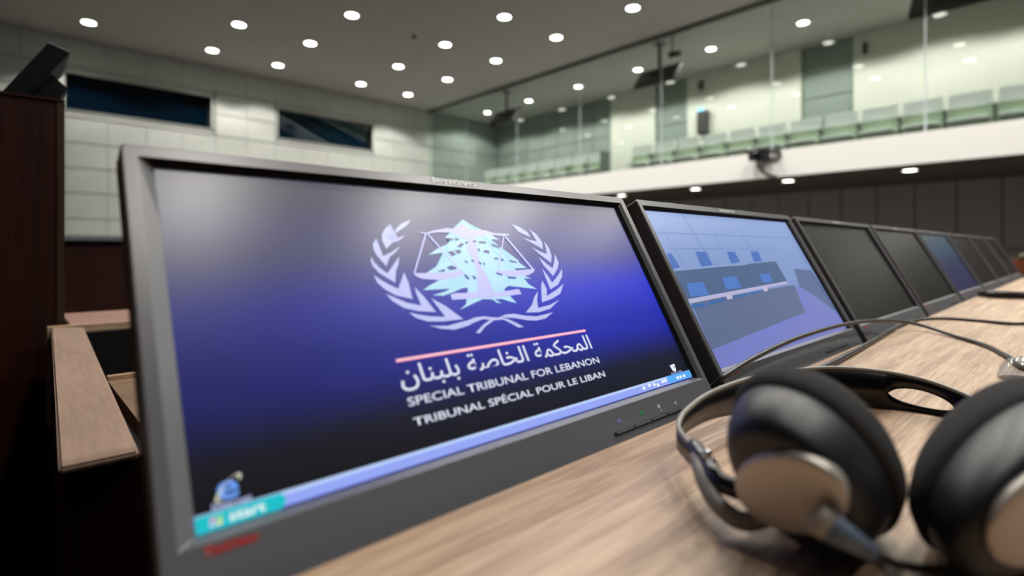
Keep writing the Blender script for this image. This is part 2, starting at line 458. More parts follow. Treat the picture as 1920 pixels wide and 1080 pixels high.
# ------------------------------------------------------------------ hung displays, wall speaker, camera on the fascia
def hung_display(yc, label):
    root = empty('hanging_display', (8.35 * K, yc, ZT), label, 'display', 'displays hung in the gallery')
    a = math.radians(38)
    u = Vector((math.sin(a), 0, math.cos(a))); nrm = Vector((-math.cos(a), 0, math.sin(a)))
    c = Vector((8.30 * K, yc, ZC + 3.02 * K)); w, h, t = 0.80 * K / 2, 0.20 * K, 0.03
    def slab(name, w, h, t0, t1, m):
        pts = [c + Vector((0, s * w, 0)) + u * (q * h) + nrm * t0 for s, q in ((-1, -1), (1, -1), (1, 1), (-1, 1))]
        return prism(name, pts, nrm * (t1 - t0), m, root)
    k = [slab('display_case', w, h, -t, t, 'black_plastic'), slab('screen', w * 0.95, h * 0.92, t, t + 0.004, 'black_gloss')]
    k.append(tube('ceiling_pole', [(8.36 * K, yc, ZT), (8.36 * K, yc, ZC + 3.10 * K)], 0.03, 'black_plastic', root, n=1))
    k.append(box('ceiling_plate', 8.36 * K - .09, 8.36 * K + .09, yc - .09, yc + .09, ZT - 0.02, ZT, 'black_plastic', root))
    k.append(box('mount_bracket', 8.30 * K - .05, 8.36 * K + .08, yc - .16, yc + .16, ZC + 3.06 * K, ZC + 3.12 * K, 'black_plastic', root))
    rebase(root, *k)
    return root
hung_display(5.18 * K, 'black tilted display hung behind the middle of the gallery glass')
hung_display(9.15 * K, 'black tilted display hung at the far end of the gallery')
hung_display(1.16 * K, 'black tilted display hung at the nearest, top right end of the gallery')
# small camera clipped to the hung display in the middle
vc = empty('security_camera', (8.2 * K, 4.86 * K, ZC + 3.28 * K), 'small black camera beside the middle hung display', 'camera')
k = [tube('camera_body', [(8.14 * K, 4.86 * K, ZC + 3.26 * K), (8.14 * K + 0.16, 4.86 * K - 0.14, ZC + 3.30 * K)], 0.055, 'black_plastic', vc, n=1),
     tube('camera_arm', [(8.2 * K, 4.83 * K, ZC + 3.28 * K), (8.2 * K, 4.83 * K, ZT)], 0.014, 'black_plastic', vc, n=1)]
rebase(vc, *k)

sx = XB - 0.10
p0, p1 = on(1312, 211, 0, sx), on(1331, 250, 0, sx)
sp = empty('wall_speaker', ((p0 + p1) / 2), 'grey wall speaker cabinet on the white gallery wall', 'speaker')
k = [box('cabinet', sx - 0.14, sx, p1.y, p0.y, p1.z, p0.z, 'speaker_grey', sp, 0.01), box('grille', sx - 0.15, sx - 0.141, p1.y + .02, p0.y - .02, p1.z + .03, p0.z - .03, 'frame_dark', sp)]
rebase(sp, *k)
for (q0, q1, lab) in (((1312, 153), (1319.5, 168), 'small black sensor high on the white gallery wall above the speaker'), ((1619, 82), (1627, 101), 'small dark sensor at the top of the white gallery wall nearer the camera')):
    a, b = on(*q0, 0, sx), on(*q1, 0, sx)
    o = box('wall_sensor', sx - 0.08, sx, b.y, a.y, b.z, a.z, 'frame_dark', bevel=0.01, origin=(sx, a.y, b.z))
    tag(o, lab, 'sensor')
a = on(1313, 207, 0, sx)
o = box('indicator_panel', sx - 0.03, sx, a.y - 0.09, a.y + 0.06, a.z - 0.045, a.z + 0.045, 'led_blue', bevel=0.008, origin=a)
tag(o, 'small glowing blue panel above the grey wall speaker', 'panel')

xf = XG - 0.12
c = on(1430, 292, 0, xf)
vc = empty('fascia_camera', c, 'small black camera clamped to the white gallery fascia with a looped cable', 'camera')
a0, a1 = on(1408, 300, 0, xf - 0.16), on(1447, 290, 0, xf - 0.05)
k = [box('camera_body', xf - 0.28, xf - 0.06, a1.y + 0.02, a0.y, a0.z - 0.02, a0.z + 0.14, 'black_plastic', vc, 0.012),
     tube('lens', [(xf - 0.28, (a0.y + a1.y) / 2, a0.z + 0.06), (xf - 0.34, (a0.y + a1.y) / 2 + 0.02, a0.z + 0.06)], 0.05, 'black_gloss', vc, n=1),
     tube('clamp_arm', [(xf - 0.1, a1.y + .06, a0.z + 0.10), (xf - 0.04, a1.y - .06, a0.z + 0.12), (xf, a1.y - 0.1, a0.z + 0.09)], 0.03, 'black_plastic', vc)]
k.append(tube('cable', [on(1440, 288, 0, xf - 0.05), on(1458, 284, 0, xf - 0.03), on(1463, 292, 0, xf - 0.02), on(1455, 299, 0, xf - 0.02), on(1436, 299, 0, xf - 0.02), on(1421, 305, 0, xf - 0.03), on(1425, 318, 0, xf - 0.02), on(1440, 327, 0, xf - 0.015), on(1455, 330, 0, xf - 0.012)], 0.016, 'cable_black', vc))
rebase(vc, *k)

# ------------------------------------------------------------------ the long desk
ZD = ZC - 0.160
XE = 5.0
YM = 0.268
desk = empty('courtroom_desk', (2.2, 0.1, 0), 'long light-brown wood-grain desk with the row of monitors sunk into its back edge', 'desk')
k = [box('desk_top', -0.9, XE, -0.62, YM, ZD - 0.03, ZD, 'desk_wood', desk, 0.002),
     box('monitor_well', -0.9, XE, YM - 0.02, 0.50, ZD - 0.17, ZD - 0.15, 'black_plastic', desk),
     box('well_front', -0.9, XE, YM - 0.02, YM, ZD - 0.15, ZD - 0.03, 'dark_wood', desk),
     box('back_panel', -0.9, XE, 0.48, 0.50, 0, ZD - 0.15, 'dark_wood', desk),
     box('end_panel', -0.9, -0.87, -0.55, 0.48, 0, ZD - 0.17, 'dark_wood', desk),
     box('end_panel', XE - 0.03, XE, -0.55, 0.48, 0, ZD - 0.17, 'dark_wood', desk)]
rebase(desk, *k)
eu = box('end_upstand', XE, XE + 0.10, -0.62, 0.46, 0, ZC - 0.072, 'end_wood', bevel=0.004, origin=(XE + .05, 0, 0))
tag(eu, 'reddish-brown wooden upstand closing the far end of the desk', 'panel')
ck = lathe('upstand_lump', [(0.0, 0.0), (0.085, 0.0), (0.09, 0.05), (0.075, 0.085), (0.03, 0.10), (0.0, 0.10)], 'olive', seg=24)  # lump of unclear identity on the far upstand
ck.scale = (0.6, 1.0, 0.5); ck.location = (XE + 0.05, 0.26, ZC - 0.072)
tag(ck, 'rounded olive-brown item resting on the wooden upstand at the far end', 'object')

# ------------------------------------------------------------------ monitors
W, H, PITCH, D = 0.474, 0.2152, 0.5377, 0.0046
LEAN = math.radians(28.51)
MP = Vector((0.0667, 0.2934, ZC - 0.1379))
OL, OT, OB = 0.0174, 0.0125, 0.0365
MUP = Vector((0, math.sin(LEAN), math.cos(LEAN))); MN = Vector((0, -math.cos(LEAN), math.sin(LEAN)))
def lcd(px, py, k=0, dd=0.0):              # pixel -> (a, b) on the screen plane of monitor k
    d = ray(px, py); Q = MP + MN * dd - EYE
    X = d * (Q.dot(MN) / d.dot(MN)) - Q
    return (X.x - k * PITCH, X.dot(MUP))

def rounded(x0, x1, z0, z1, r, n=5):
    out = []
    for cx, cz, a0 in ((x1 - r, z0 + r, -90), (x1 - r, z1 - r, 0), (x0 + r, z1 - r, 90), (x0 + r, z0 + r, 180)):
        for i in range(n + 1):
            a = math.radians(a0 + 90 * i / n); out.append((cx + r * math.cos(a), cz + r * math.sin(a)))
    return out
def make_bezel(parent):
    n = 24
    outer = rounded(-OL, W + OL, -OB, H + OT, 0.0045)
    outer2 = rounded(-OL + .0012, W + OL - .0012, -OB + .0012, H + OT - .0012, 0.0036)
    inn = rounded(-0.0093, W + 0.0085, -0.0048, H + 0.0035, 0.0008)
    lc = rounded(0, W, 0, H, 0.0003)
    rings = [(outer, 0.012), (outer, -D + 0.0012), (outer2, -D), (inn, -D), (lc, 0.0016)]
    verts = [(x, y, z) for ring, y in rings for x, z in ring]; faces = []
    for i in range(len(rings) - 1):
        for q in range(n):
            a, b = i*n + q, i*n + (q + 1) % n
            faces.append((a, a + n, b + n, b))
    g = 0.0002                                # black strips painting the bezel's overhang shade over the dark LCD rim, top and right
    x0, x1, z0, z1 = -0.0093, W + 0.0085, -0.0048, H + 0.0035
    mesh('rim_shade', [(x0 + .001, -D - g, z1 - .0002), (x1 - .0002, -D - g, z1 - .0002), (W, 0.0012, H), (0, 0.0012, H)], [(0, 3, 2, 1)], 'matte_black', parent)
    mesh('rim_shade', [(x1 - .0046, -D + .0026, z1 - .001), (x1 - .0046, -D + .0026, z0 + .003), (W, 0.0012, 0), (W, 0.0012, H)], [(0, 3, 2, 1)], 'matte_black', parent)
    return mesh('bezel', verts, faces, 'bezel_plastic', parent)
def make_shell(parent):
    n = 24
    rings = [(rounded(-OL + .0005, W + OL - .0005, -OB + .0005, H + OT - .0005, 0.0045), 0.010),
             (rounded(-OL + .0005, W + OL - .0005, -OB + .0005, H + OT - .001, 0.0045), 0.017),
             (rounded(-OL + .006, W + OL - .006, -OB + .004, H + OT - .014, 0.006), 0.030),
             (rounded(0.06, W - 0.06, 0.0, H - 0.03, 0.01), 0.052)]
    verts = [(x, y, z) for ring, y in rings for x, z in ring]; faces = []
    for i in range(len(rings) - 1):
        for q in range(n):
            a, b = i*n + q, i*n + (q + 1) % n
            faces.append((a, a + n, b + n, b))
    faces.append(tuple(range(3*n, 4*n)))
    return mesh('back_shell', verts, faces, 'dark_shell', parent)
def poly(name, polys, m, parent, y=0.0):
    bm = bmesh.new()
    for P in polys:
        try: f = bm.faces.new([bm.verts.new((a, y, b)) for a, b in P])
        except ValueError: continue
    bmesh.ops.triangulate(bm, faces=bm.faces[:])
    bm.normal_update()
    for f in bm.faces:
        if f.normal.y > 0: f.normal_flip()
    return from_bm(name, bm, m, parent)
def text_mesh(name, s, m, parent, a0, a1, b0, b1, y, offset=0.0):
    cu = bpy.data.curves.new(name, 'FONT'); cu.body = s; cu.resolution_u = 4; cu.offset = offset
    t = bpy.data.objects.new(name, cu); col.objects.link(t)
    bpy.context.view_layer.update()
    dg = bpy.context.evaluated_depsgraph_get()
    me = bpy.data.meshes.new_from_object(t.evaluated_get(dg))
    bpy.data.objects.remove(t)
    xs = [v.co.x for v in me.vertices]; ys = [v.co.y for v in me.vertices]
    x0, x1, y0, y1 = min(xs), max(xs), min(ys), max(ys)
    for v in me.vertices:
        v.co = Vector((a0 + (v.co.x - x0) / (x1 - x0) * (a1 - a0), y, b0 + (v.co.y - y0) / (y1 - y0) * (b1 - b0)))
    me.materials.clear(); me.materials.append(MATS[m])
    return link(bpy.data.objects.new(name, me), parent)

SCR_ROUGH = 0.29
lit('screen_wallpaper', None, 0.9, SCR_ROUGH, ramp=[(0.0, (5, 9, 18)), (0.12, (10, 18, 42)), (0.34, (16, 34, 170)), (0.52, (30, 44, 200)), (0.75, (64, 66, 140)), (1.0, (70, 70, 100))], size=H)
def wallpaper_glow(m, lo):
    nt = m.node_tree; b = nt.nodes['Principled BSDF']
    tc = nt.nodes.new('ShaderNodeTexCoord'); sx = nt.nodes.new('ShaderNodeSeparateXYZ'); mr = nt.nodes.new('ShaderNodeMapRange')
    mr.interpolation_type = 'SMOOTHSTEP'
    for i, v in enumerate((-0.05, 0.40, lo, 1.0)): mr.inputs[i + 1].default_value = v
    nt.links.new(tc.outputs['Object'], sx.inputs[0]); nt.links.new(sx.outputs['X'], mr.inputs[0]); nt.links.new(mr.outputs[0], b.inputs['Emission Strength'])
wallpaper_glow(MATS['screen_wallpaper'], 0.25)
lit('screen_off', (0, 0, 0), 0.0, SCR_ROUGH)
lit('screen_dim', None, 0.30, SCR_ROUGH, ramp=[(0.0, (60, 62, 130)), (0.4, (50, 64, 130)), (0.75, (60, 110, 150)), (1.0, (70, 120, 140))], size=H)

def make_monitor(k):
    r = bpy.data.objects.new('monitor', None); link(r); r.empty_display_size = 0.1
    r.location = MP + Vector((PITCH * k, 0, 0)); r.rotation_euler = (-LEAN, 0, 0)
    return r
def dress_monitor(r):
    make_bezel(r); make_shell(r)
    # foot: block on the floor of the well carrying the case
    text_mesh('maker_lettering', 'lenovo', 'logo_white', r, 0.2065, 0.2562, 0.2209, 0.2268, -D - 0.0004, 0.02)
    text_mesh('series_lettering', 'ThinkVision', 'logo_red', r, 0.0010, 0.0252, -0.0108, -0.0060, -D - 0.0003, 0.025)
    bt = []
    for i, a in enumerate((0.3125, 0.3395, 0.3665, 0.3935)):
        b = box('button', a, a + 0.0255, -D - 0.0022, -D + 0.002, -0.0258, -0.0240, 'bezel_plastic', r, 0.0004)
    box('button_recess', 0.3115, 0.4205, -D - 0.0006, -D + 0.001, -0.0268, -0.0236, 'black_plastic', r)
    poly('button_icon', [[(0.3235 + 0.0040*math.cos(t), -0.0160 + 0.0018*math.sin(t)) for t in (0, 1, 2, 3, 4, 5)]], 'print_blue', r, -D - 0.0003)
    poly('button_icon', [[(0.3285 + 0.0016*math.cos(t), -0.0198 + 0.0013*math.sin(t)) for t in (0, 1, 2, 3, 4, 5)]], 'print_blue', r, -D - 0.0003)
    poly('button_icon', [[(0.3580 + 0.0030*math.cos(t), -0.0162 + 0.0022*math.sin(t)) for t in (0, 1, 2, 3, 4, 5)]], 'print_green', r, -D - 0.0003)
    for ca, cb, ra, rb in ((0.3868, -0.0158, 0.0024, 0.0022), (0.3880, -0.0200, 0.0012, 0.0010), (0.4150, -0.0180, 0.0016, 0.0018)):
        poly('button_icon', [[(ca + ra*math.cos(t), cb + rb*math.sin(t)) for t in (0, 1, 2, 3, 4, 5)]], 'print_grey', r, -D - 0.0003)
    prism('stand', [(0.17, 0.045, 0.02), (0.17, 0.075, 0.02), (0.17, 0.045, -0.098), (0.17, 0.0, -0.075)], (0.134, 0, 0), 'dark_shell', r)

MONLAB = ['large near monitor showing the tribunal emblem on a blue desktop', 'second monitor, showing a live view of empty court benches', 'third monitor along the row, dark with a plain grey sheen', 'fourth monitor along the row, dark screen', 'fifth monitor along the row, with a faint blue picture', 'sixth monitor along the row, dark screen, right after the faint blue one', 'seventh monitor along the row, dark and small in the distance', 'last monitor at the far end of the row, dark']
m0 = make_monitor(0); dress_monitor(m0)
mons = [m0]
for i in range(1, 8):
    c = copy_tree(m0); c.location = MP + Vector((PITCH * i, 0, 0)); mons.append(c)
for i, r in enumerate(mons): tag(r, MONLAB[i], 'monitor', 'monitors along the desk')
SCR = []
for i, r in enumerate(mons):
    m = {0: 'screen_wallpaper', 1: None, 4: 'screen_dim'}.get(i, 'screen_off')
    if m is None: lit('video_wall', None, 0.85, SCR_ROUGH, ramp=[(0.0, (110, 120, 190)), (0.5, (132, 158, 212)), (1.0, (150, 176, 228))], size=H); m = 'video_wall'
    s = poly('screen', [[(-.001, -.001), (W + .001, -.001), (W + .001, H + .001), (-.001, H + .001)]], m, r, 0.0017)
    SCR.append(s)
Y1, Y2, Y3, Y4 = 0.0014, 0.0011, 0.0008, 0.0005

# --- desktop picture on the first monitor
lit('emblem_leaf', (186, 192, 240), 1.0, SCR_ROUGH); lit('emblem_cedar', (176, 222, 240), 1.0, SCR_ROUGH); lit('emblem_scales', (192, 192, 244), 1.0, SCR_ROUGH)
lit('letter_white', (226, 230, 248), 1.0, SCR_ROUGH); lit('letter_red', (250, 150, 170), 1.0, SCR_ROUGH); lit('letter_red2', (255, 200, 215), 1.0, SCR_ROUGH)
lit('bar_blue', (148, 166, 244), 1.0, SCR_ROUGH); lit('bar_light', (186, 210, 252), 1.0, SCR_ROUGH); lit('tray_blue', (90, 170, 245), 1.0, SCR_ROUGH); lit('bar_edge', (40, 50, 150), 0.8, SCR_ROUGH)
lit('start_teal', (20, 190, 200), 1.0, SCR_ROUGH); lit('icon_blue', (110, 160, 245), 1.0, SCR_ROUGH); lit('icon_yellow', (214, 216, 190), 1.0, SCR_ROUGH); lit('icon_white', (236, 244, 248), 1.0, SCR_ROUGH)
lit('flag_red', (220, 150, 190), 1.0, SCR_ROUGH); lit('flag_green', (150, 220, 130), 1.0, SCR_ROUGH); lit('flag_yellow', (236, 230, 150), 1.0, SCR_ROUGH); lit('caption_pale', (190, 200, 245), 1.0, SCR_ROUGH); lit('bin_grey', (120, 160, 160), 0.8, SCR_ROUGH)
def crop(pts, ox, oy, s, k=0): return [lcd(ox + x / s, oy + y / s, k) for x, y in pts]
S1 = 4.695
leavesL = [
 [(285,180),(300,130),(345,85),(432,48),(400,95),(350,130),(300,165)],
 [(250,88),(205,125),(175,180),(178,230),(215,305),(245,270),(268,250),(330,232),(380,185),(310,212),(245,232),(225,200),(222,150)],
 [(128,212),(98,260),(100,305),(130,360),(215,460),(225,410),(242,380),(300,330),(338,280),(260,335),(188,370),(150,320),(125,265)],
 [(85,370),(78,410),(95,455),(150,515),(295,605),(290,560),(300,500),(322,440),(330,372),(290,430),(225,522),(160,475),(105,420)],
 [(105,535),(135,600),(200,660),(300,715),(448,748),(420,670),(410,600),(372,510),(355,560),(345,668),(250,625),(160,575)],
 [(212,700),(270,765),(370,825),(500,855),(655,862),(590,800),(550,730),(465,640),(480,700),(525,805),(400,780),(290,735)],
 [(415,865),(480,915),(580,945),(720,945),(895,925),(820,890),(740,810),(610,740),(660,800),(735,905),(600,900),(500,885)]]
leavesR = [
 [(375,85),(440,155),(545,205),(520,160),(450,115)],
 [(470,205),(550,250),(655,310),(650,250),(600,180),(535,130),(575,190),(600,240),(540,228)],
 [(555,290),(620,350),(728,430),(732,370),(710,300),(665,240),(680,300),(692,352),(640,335)],
 [(615,375),(660,450),(745,545),(785,480),(795,430),(760,350),(755,420),(742,478),(690,440)],
 [(650,480),(680,560),(722,665),(790,620),(825,550),(825,480),(790,540),(738,605),(700,545)],
 [(650,585),(640,630),(660,720),(648,778),(740,745),(810,700),(838,612),(780,665),(690,722),(690,660)],
 [(612,682),(580,730),(560,800),(505,868),(620,865),(720,835),(800,755),(720,800),(605,830),(605,760)],
 [(745,865),(690,880),(600,902),(500,895),(400,878),(330,885),(270,910),(200,925),(130,975),(65,1045),(100,1050),(150,990),(220,940),(300,910),(400,915),(520,935),(600,938),(680,920)],
 [(-349,980),(-239,1010),(-119,1018),(0,982),(50,955),(130,925),(230,935),(310,930),(380,965),(440,1000),(490,995),(430,962),(350,925),(300,912),(200,908),(140,900),(60,910),(0,935),(-80,955),(-180,983),(-280,985)]]
wreath = [crop(p, 680, 400, S1) for p in leavesL] + [crop(p, 880, 400, S1) for p in leavesR]
for w_ in wreath: poly('emblem_leaf', [w_], 'emblem_leaf', SCR[0], Y1)
S3 = 5.683
cedar = [(563,55),(640,105),(715,160),(800,190),(880,225),(950,275),(880,265),(860,300),(960,345),(975,375),(1060,420),(1170,505),(1060,490),(1130,525),(1245,575),(1090,580),(1080,600),(1180,640),(1295,690),(1160,680),(1150,705),(1270,750),(1355,800),(1200,775),(1050,765),(965,760),(950,800),(990,850),(1000,885),(1140,950),(1040,925),(985,905),(900,905),(980,950),(930,945),(880,910),(780,905),(700,930),(620,980),(535,1020),(600,960),(690,900),(700,860),(680,815),(620,785),(560,790),(470,830),(360,870),(245,865),(380,825),(480,770),(500,745),(440,730),(370,745),(250,795),(140,810),(220,755),(320,700),(450,690),(560,650),(420,620),(280,620),(175,630),(280,560),(370,510),(420,480),(350,430),(340,410),(200,435),(290,370),(400,320),(500,290),(420,270),(375,250),(430,230),(460,200),(455,160),(510,105)]
poly('emblem_cedar', [crop(cedar, 770, 400, S3)], 'emblem_cedar', SCR[0], Y1)
holes = [[(500,345),(545,310),(575,320),(540,360)],[(400,405),(450,395),(490,435),(450,452)],[(470,385),(535,385),(548,410),(510,430)],[(585,300),(610,290),(615,310),(595,325)],[(665,285),(705,283),(705,302),(670,302)],[(730,290),(810,295),(808,318),(735,312)],[(860,315),(955,345),(955,370),(870,340)],[(720,365),(745,375),(745,400),(725,395)],[(775,400),(800,385),(840,390),(850,425),(790,412)],[(895,465),(940,470),(935,490),(900,485)],[(970,478),(998,480),(992,505),(965,500)],[(570,495),(600,500),(625,525),(605,525)],[(650,488),(675,490),(680,515),(660,510)],[(725,505),(750,515),(765,545),(740,535)],[(770,515),(795,525),(802,550),(785,545)],[(385,570),(440,550),(495,570),(490,592),(425,600)],[(285,612),(360,590),(378,605),(365,618)],[(570,640),(600,650),(635,690),(625,705),(595,685)],[(655,655),(690,665),(705,690),(690,705)],[(915,620),(985,645),(980,660),(925,645)],[(1030,665),(1130,675),(1130,695),(1050,690)],[(1050,490),(1130,510),(1140,525),(1070,515)],[(395,255),(460,265),(440,285),(400,275)],[(470,262),(520,262),(525,280),(490,285)]]
poly('emblem_gaps', [crop(p, 770, 400, S3) for p in holes], 'screen_wallpaper', SCR[0], Y3)
scales = [[(100,190),(170,200),(280,170),(400,150),(455,158),(520,205),(540,250),(450,200),(300,195),(180,213),(110,205)],
 [(455,158),(563,105),(620,150),(700,170),(680,235),(620,280),(540,250),(520,205)],
 [(700,170),(800,175),(900,205),(1055,213),(1055,230),(950,232),(820,220),(740,240),(680,235)],
 [(620,270),(690,250),(710,330),(735,480),(680,500),(640,440),(610,370)],
 [(680,500),(735,480),(760,560),(800,620),(830,720),(860,800),(900,835),(720,835),(740,790),(720,640),(700,560)],
 [(430,860),(480,845),(700,838),(900,835),(940,840),(1000,825),(1160,800),(1190,855),(1000,880),(900,895),(720,900),(450,915)]]
panL = [(35,630),(180,630),(400,620),(560,600),(575,640),(480,680),(300,705),(120,690),(60,660)]
panR = [(920,610),(1000,605),(1150,600),(1330,585),(1320,620),(1260,655),(1130,665),(980,650),(920,630)]
def stroke(a, b, w):
    dx, dy = b[0]-a[0], b[1]-a[1]; l = math.hypot(dx, dy); nx_, ny_ = -dy/l*w/2, dx/l*w/2
    return [(a[0]+nx_, a[1]+ny_), (b[0]+nx_, b[1]+ny_), (b[0]-nx_, b[1]-ny_), (a[0]-nx_, a[1]-ny_)]
strings = [stroke((170,205),(45,635),18), stroke((190,215),(540,610),16), stroke((1000,230),(940,600),14), stroke((1015,240),(1320,600),18)]
poly('emblem_scales', [crop(p, 770, 400, S3) for p in scales + [panL, panR] + strings], 'emblem_scales', SCR[0], Y2)
poly('red_rule', [[(0.1297, 0.0688), (0.3344, 0.0688), (0.3344, 0.0712), (0.1297, 0.0712)]], 'letter_red', SCR[0], Y1)
poly('rule_core', [[(0.1299, 0.0693), (0.3342, 0.0693), (0.3342, 0.0708), (0.1299, 0.0708)]], 'letter_red2', SCR[0], Y2)
words = ['\uFE8D\uFEDF\uFEE4\uFEA4\uFEDC\uFEE4\uFE94', '\uFE8D\uFEDF\uFEA8\uFE8E\uFEBB\uFE94', '\uFE91\uFEE0\uFE92\uFEE8\uFE8E\uFEE5']
text_mesh('arabic_lettering', ' '.join(words)[::-1], 'letter_white', SCR[0], 0.1290, 0.3345, 0.0478, 0.0662, Y1, 0.006)
text_mesh('english_lettering', 'SPECIAL TRIBUNAL FOR LEBANON', 'letter_white', SCR[0], 0.1304, 0.3366, 0.0376, 0.0436, Y1, 0.006)
text_mesh('french_lettering', 'TRIBUNAL SP\u00c9CIAL POUR LE LIBAN', 'letter_white', SCR[0], 0.1310, 0.3370, 0.0242, 0.0310, Y1, 0.008)
TB = 0.0088
poly('taskbar', [[(0, 0.0006), (W, 0.0006), (W, TB), (0, TB)]], 'bar_blue', SCR[0], Y1)
poly('taskbar_highlight', [[(0, TB - 0.0020), (W, TB - 0.0020), (W, TB), (0, TB)]], 'bar_light', SCR[0], Y2)
poly('taskbar_edge', [[(0, 0), (W, 0), (W, 0.0010), (0, 0.0010)]], 'bar_edge', SCR[0], Y2)
poly('notification_area', [[(0.428, 0.0012), (W, 0.0012), (W, TB), (0.428, TB)]], 'tray_blue', SCR[0], Y3)
poly('tray_icons', [[(a + 0.0026*math.cos(t), 0.0044 + dz + 0.0018*math.sin(t)) for t in (0, 1, 2, 3, 4, 5)] for a, dz in ((0.384, 0), (0.394, 0.001), (0.402, 0.0004), (0.408, -0.001), (0.418, 0.0008), (0.423, 0.001), (0.446, 0.0), (0.452, 0.0), (0.459, 0.0))], 'icon_white', SCR[0], Y4)
poly('start_button', [[(0, 0.0002), (0.0400, 0.0002), (0.0425, 0.0020), (0.0432, 0.0042), (0.0425, 0.0066), (0.0405, 0.0082), (0, 0.0082)]], 'start_teal', SCR[0], Y3)
text_mesh('start_lettering', 'start', 'icon_white', SCR[0], 0.0150, 0.0325, 0.0020, 0.0062, Y4, 0.02)
def flagq(a, b): return [(a, b), (a + 0.0026, b + 0.0002), (a + 0.0029, b + 0.0020), (a + 0.0003, b + 0.0018)]
poly('flag_icon', [flagq(0.0062, 0.0042)], 'flag_red', SCR[0], Y4); poly('flag_icon', [flagq(0.0094, 0.0043)], 'flag_green', SCR[0], Y4)
poly('flag_icon', [flagq(0.0058, 0.0019)], 'caption_pale', SCR[0], Y4); poly('flag_icon', [flagq(0.0090, 0.0020)], 'flag_yellow', SCR[0], Y4)
text_mesh('browser_icon', 'e', 'icon_blue', SCR[0], 0.0112, 0.0212, 0.0126, 0.0216, Y2, 0.02)
arc = [(0.0165 + 0.0086*math.cos(t) * math.cos(0.7) - 0.0026*math.sin(t)*math.sin(0.7), 0.0180 + 0.0086*math.cos(t)*math.sin(0.7) + 0.0026*math.sin(t)*math.cos(0.7)) for t in [i * 0.25 for i in range(-3, 17)]]
arc2 = [(0.0165 + (x - 0.0165)*0.9, 0.0180 + (z - 0.0180)*0.9) for x, z in arc]
poly('icon_swoosh', [arc + arc2[::-1]], 'icon_yellow', SCR[0], Y3)
text_mesh('icon_caption', 'Internet', 'caption_pale', SCR[0], 0.0082, 0.0268, 0.0092, 0.0122, Y2, 0.015)
poly('recycle_bin_icon', [[(0.4430, 0.0185), (0.4525, 0.0192), (0.4512, 0.0130), (0.4490, 0.0112), (0.4462, 0.0112), (0.4444, 0.0130)]], 'icon_white', SCR[0], Y1)
poly('recycle_mark', [[(0.4478, 0.0165), (0.4502, 0.0162), (0.4490, 0.0135)]], 'bin_grey', SCR[0], Y2)
text_mesh('bin_caption', 'Recycle Bin', 'caption_pale', SCR[0], 0.4385, 0.4590, 0.0088, 0.0108, Y4, 0.015)

# --- picture of the court on the second monitor
def clip(P, x0, x1, z0, z1):
    for ax, v, sgn in ((0, x0, 1), (0, x1, -1), (1, z0, 1), (1, z1, -1)):
        out = []
        for i in range(len(P)):
            a, b = P[i-1], P[i]; da, db = (a[ax]-v)*sgn, (b[ax]-v)*sgn
            if (da >= 0) != (db >= 0):
                t = da / (da - db); out.append((a[0]+(b[0]-a[0])*t, a[1]+(b[1]-a[1])*t))
            if db >= 0: out.append(b)
        P = out
    return P
SV = 3.484
def vid(name, polys, rgb, y, strength=0.85):
    lit('video_' + name, rgb, strength, SCR_ROUGH)
    ps = [clip(crop(p, 1200, 380, SV, 1), 0.0004, W - 0.0004, 0.0004, H - 0.0004) for p in polys]
    for p in ps:
        if len(p) > 2: poly('video_' + name.rstrip('s'), [p], 'video_' + name, SCR[1], y)
vid('floor', [[(480,955),(1085,715),(1015,545),(1060,545),(1340,745),(1350,900),(1100,1010),(530,1090)]], (122, 132, 206), Y1)
vid('side_bench', [[(1010,430),(1120,440),(1340,755),(1150,610),(1045,545)]], (92, 112, 158), Y2)
vid('rear_bench', [[(232,445),(890,380),(965,510),(300,630)]], (78, 104, 146), Y1)
vid('rear_chairs', [[(180,325),(210,330),(268,420),(215,430)],[(365,318),(440,318),(480,405),(405,415)],[(570,318),(620,318),(660,385),(600,395)],[(725,318),(775,315),(802,380),(750,385)]], (72, 116, 196), Y2)
vid('rear_ledge', [stroke((228,436),(700,400),8)], (150, 172, 214), Y3)
vid('front_chairs', [[(310,525),(415,515),(455,600),(335,612)],[(540,485),(630,478),(668,550),(570,565)],[(780,465),(850,460),(875,515),(810,520)]], (80, 128, 210), Y2)
vid('front_bench', [[(338,650),(1010,535),(1085,715),(475,958)]], (98, 114, 152), Y2)
vid('bench_panels', [[(335,668),(430,650),(437,673),(348,690)],[(445,645),(560,625),(562,641),(452,665)],[(612,610),(705,590),(707,604),(616,624)],[(722,584),(800,568),(804,580),(726,598)]], (56, 110, 180), Y3)
vid('front_ledge', [[(320,630),(960,512),(970,526),(332,657)]], (192, 190, 226), Y3)
vid('papers', [[(565,608),(605,602),(606,626),(575,632)],[(808,556),(834,550),(838,574),(815,580)]], (205, 198, 226), Y4)
vid('wall_joints', [stroke((100,190),(1060,236),5), stroke((190,298),(930,305),5), stroke((270,60),(470,390),5), stroke((150,170),(290,400),4), stroke((480,205),(560,360),4), stroke((660,200),(740,330),4)], (116, 142, 200), Y4)

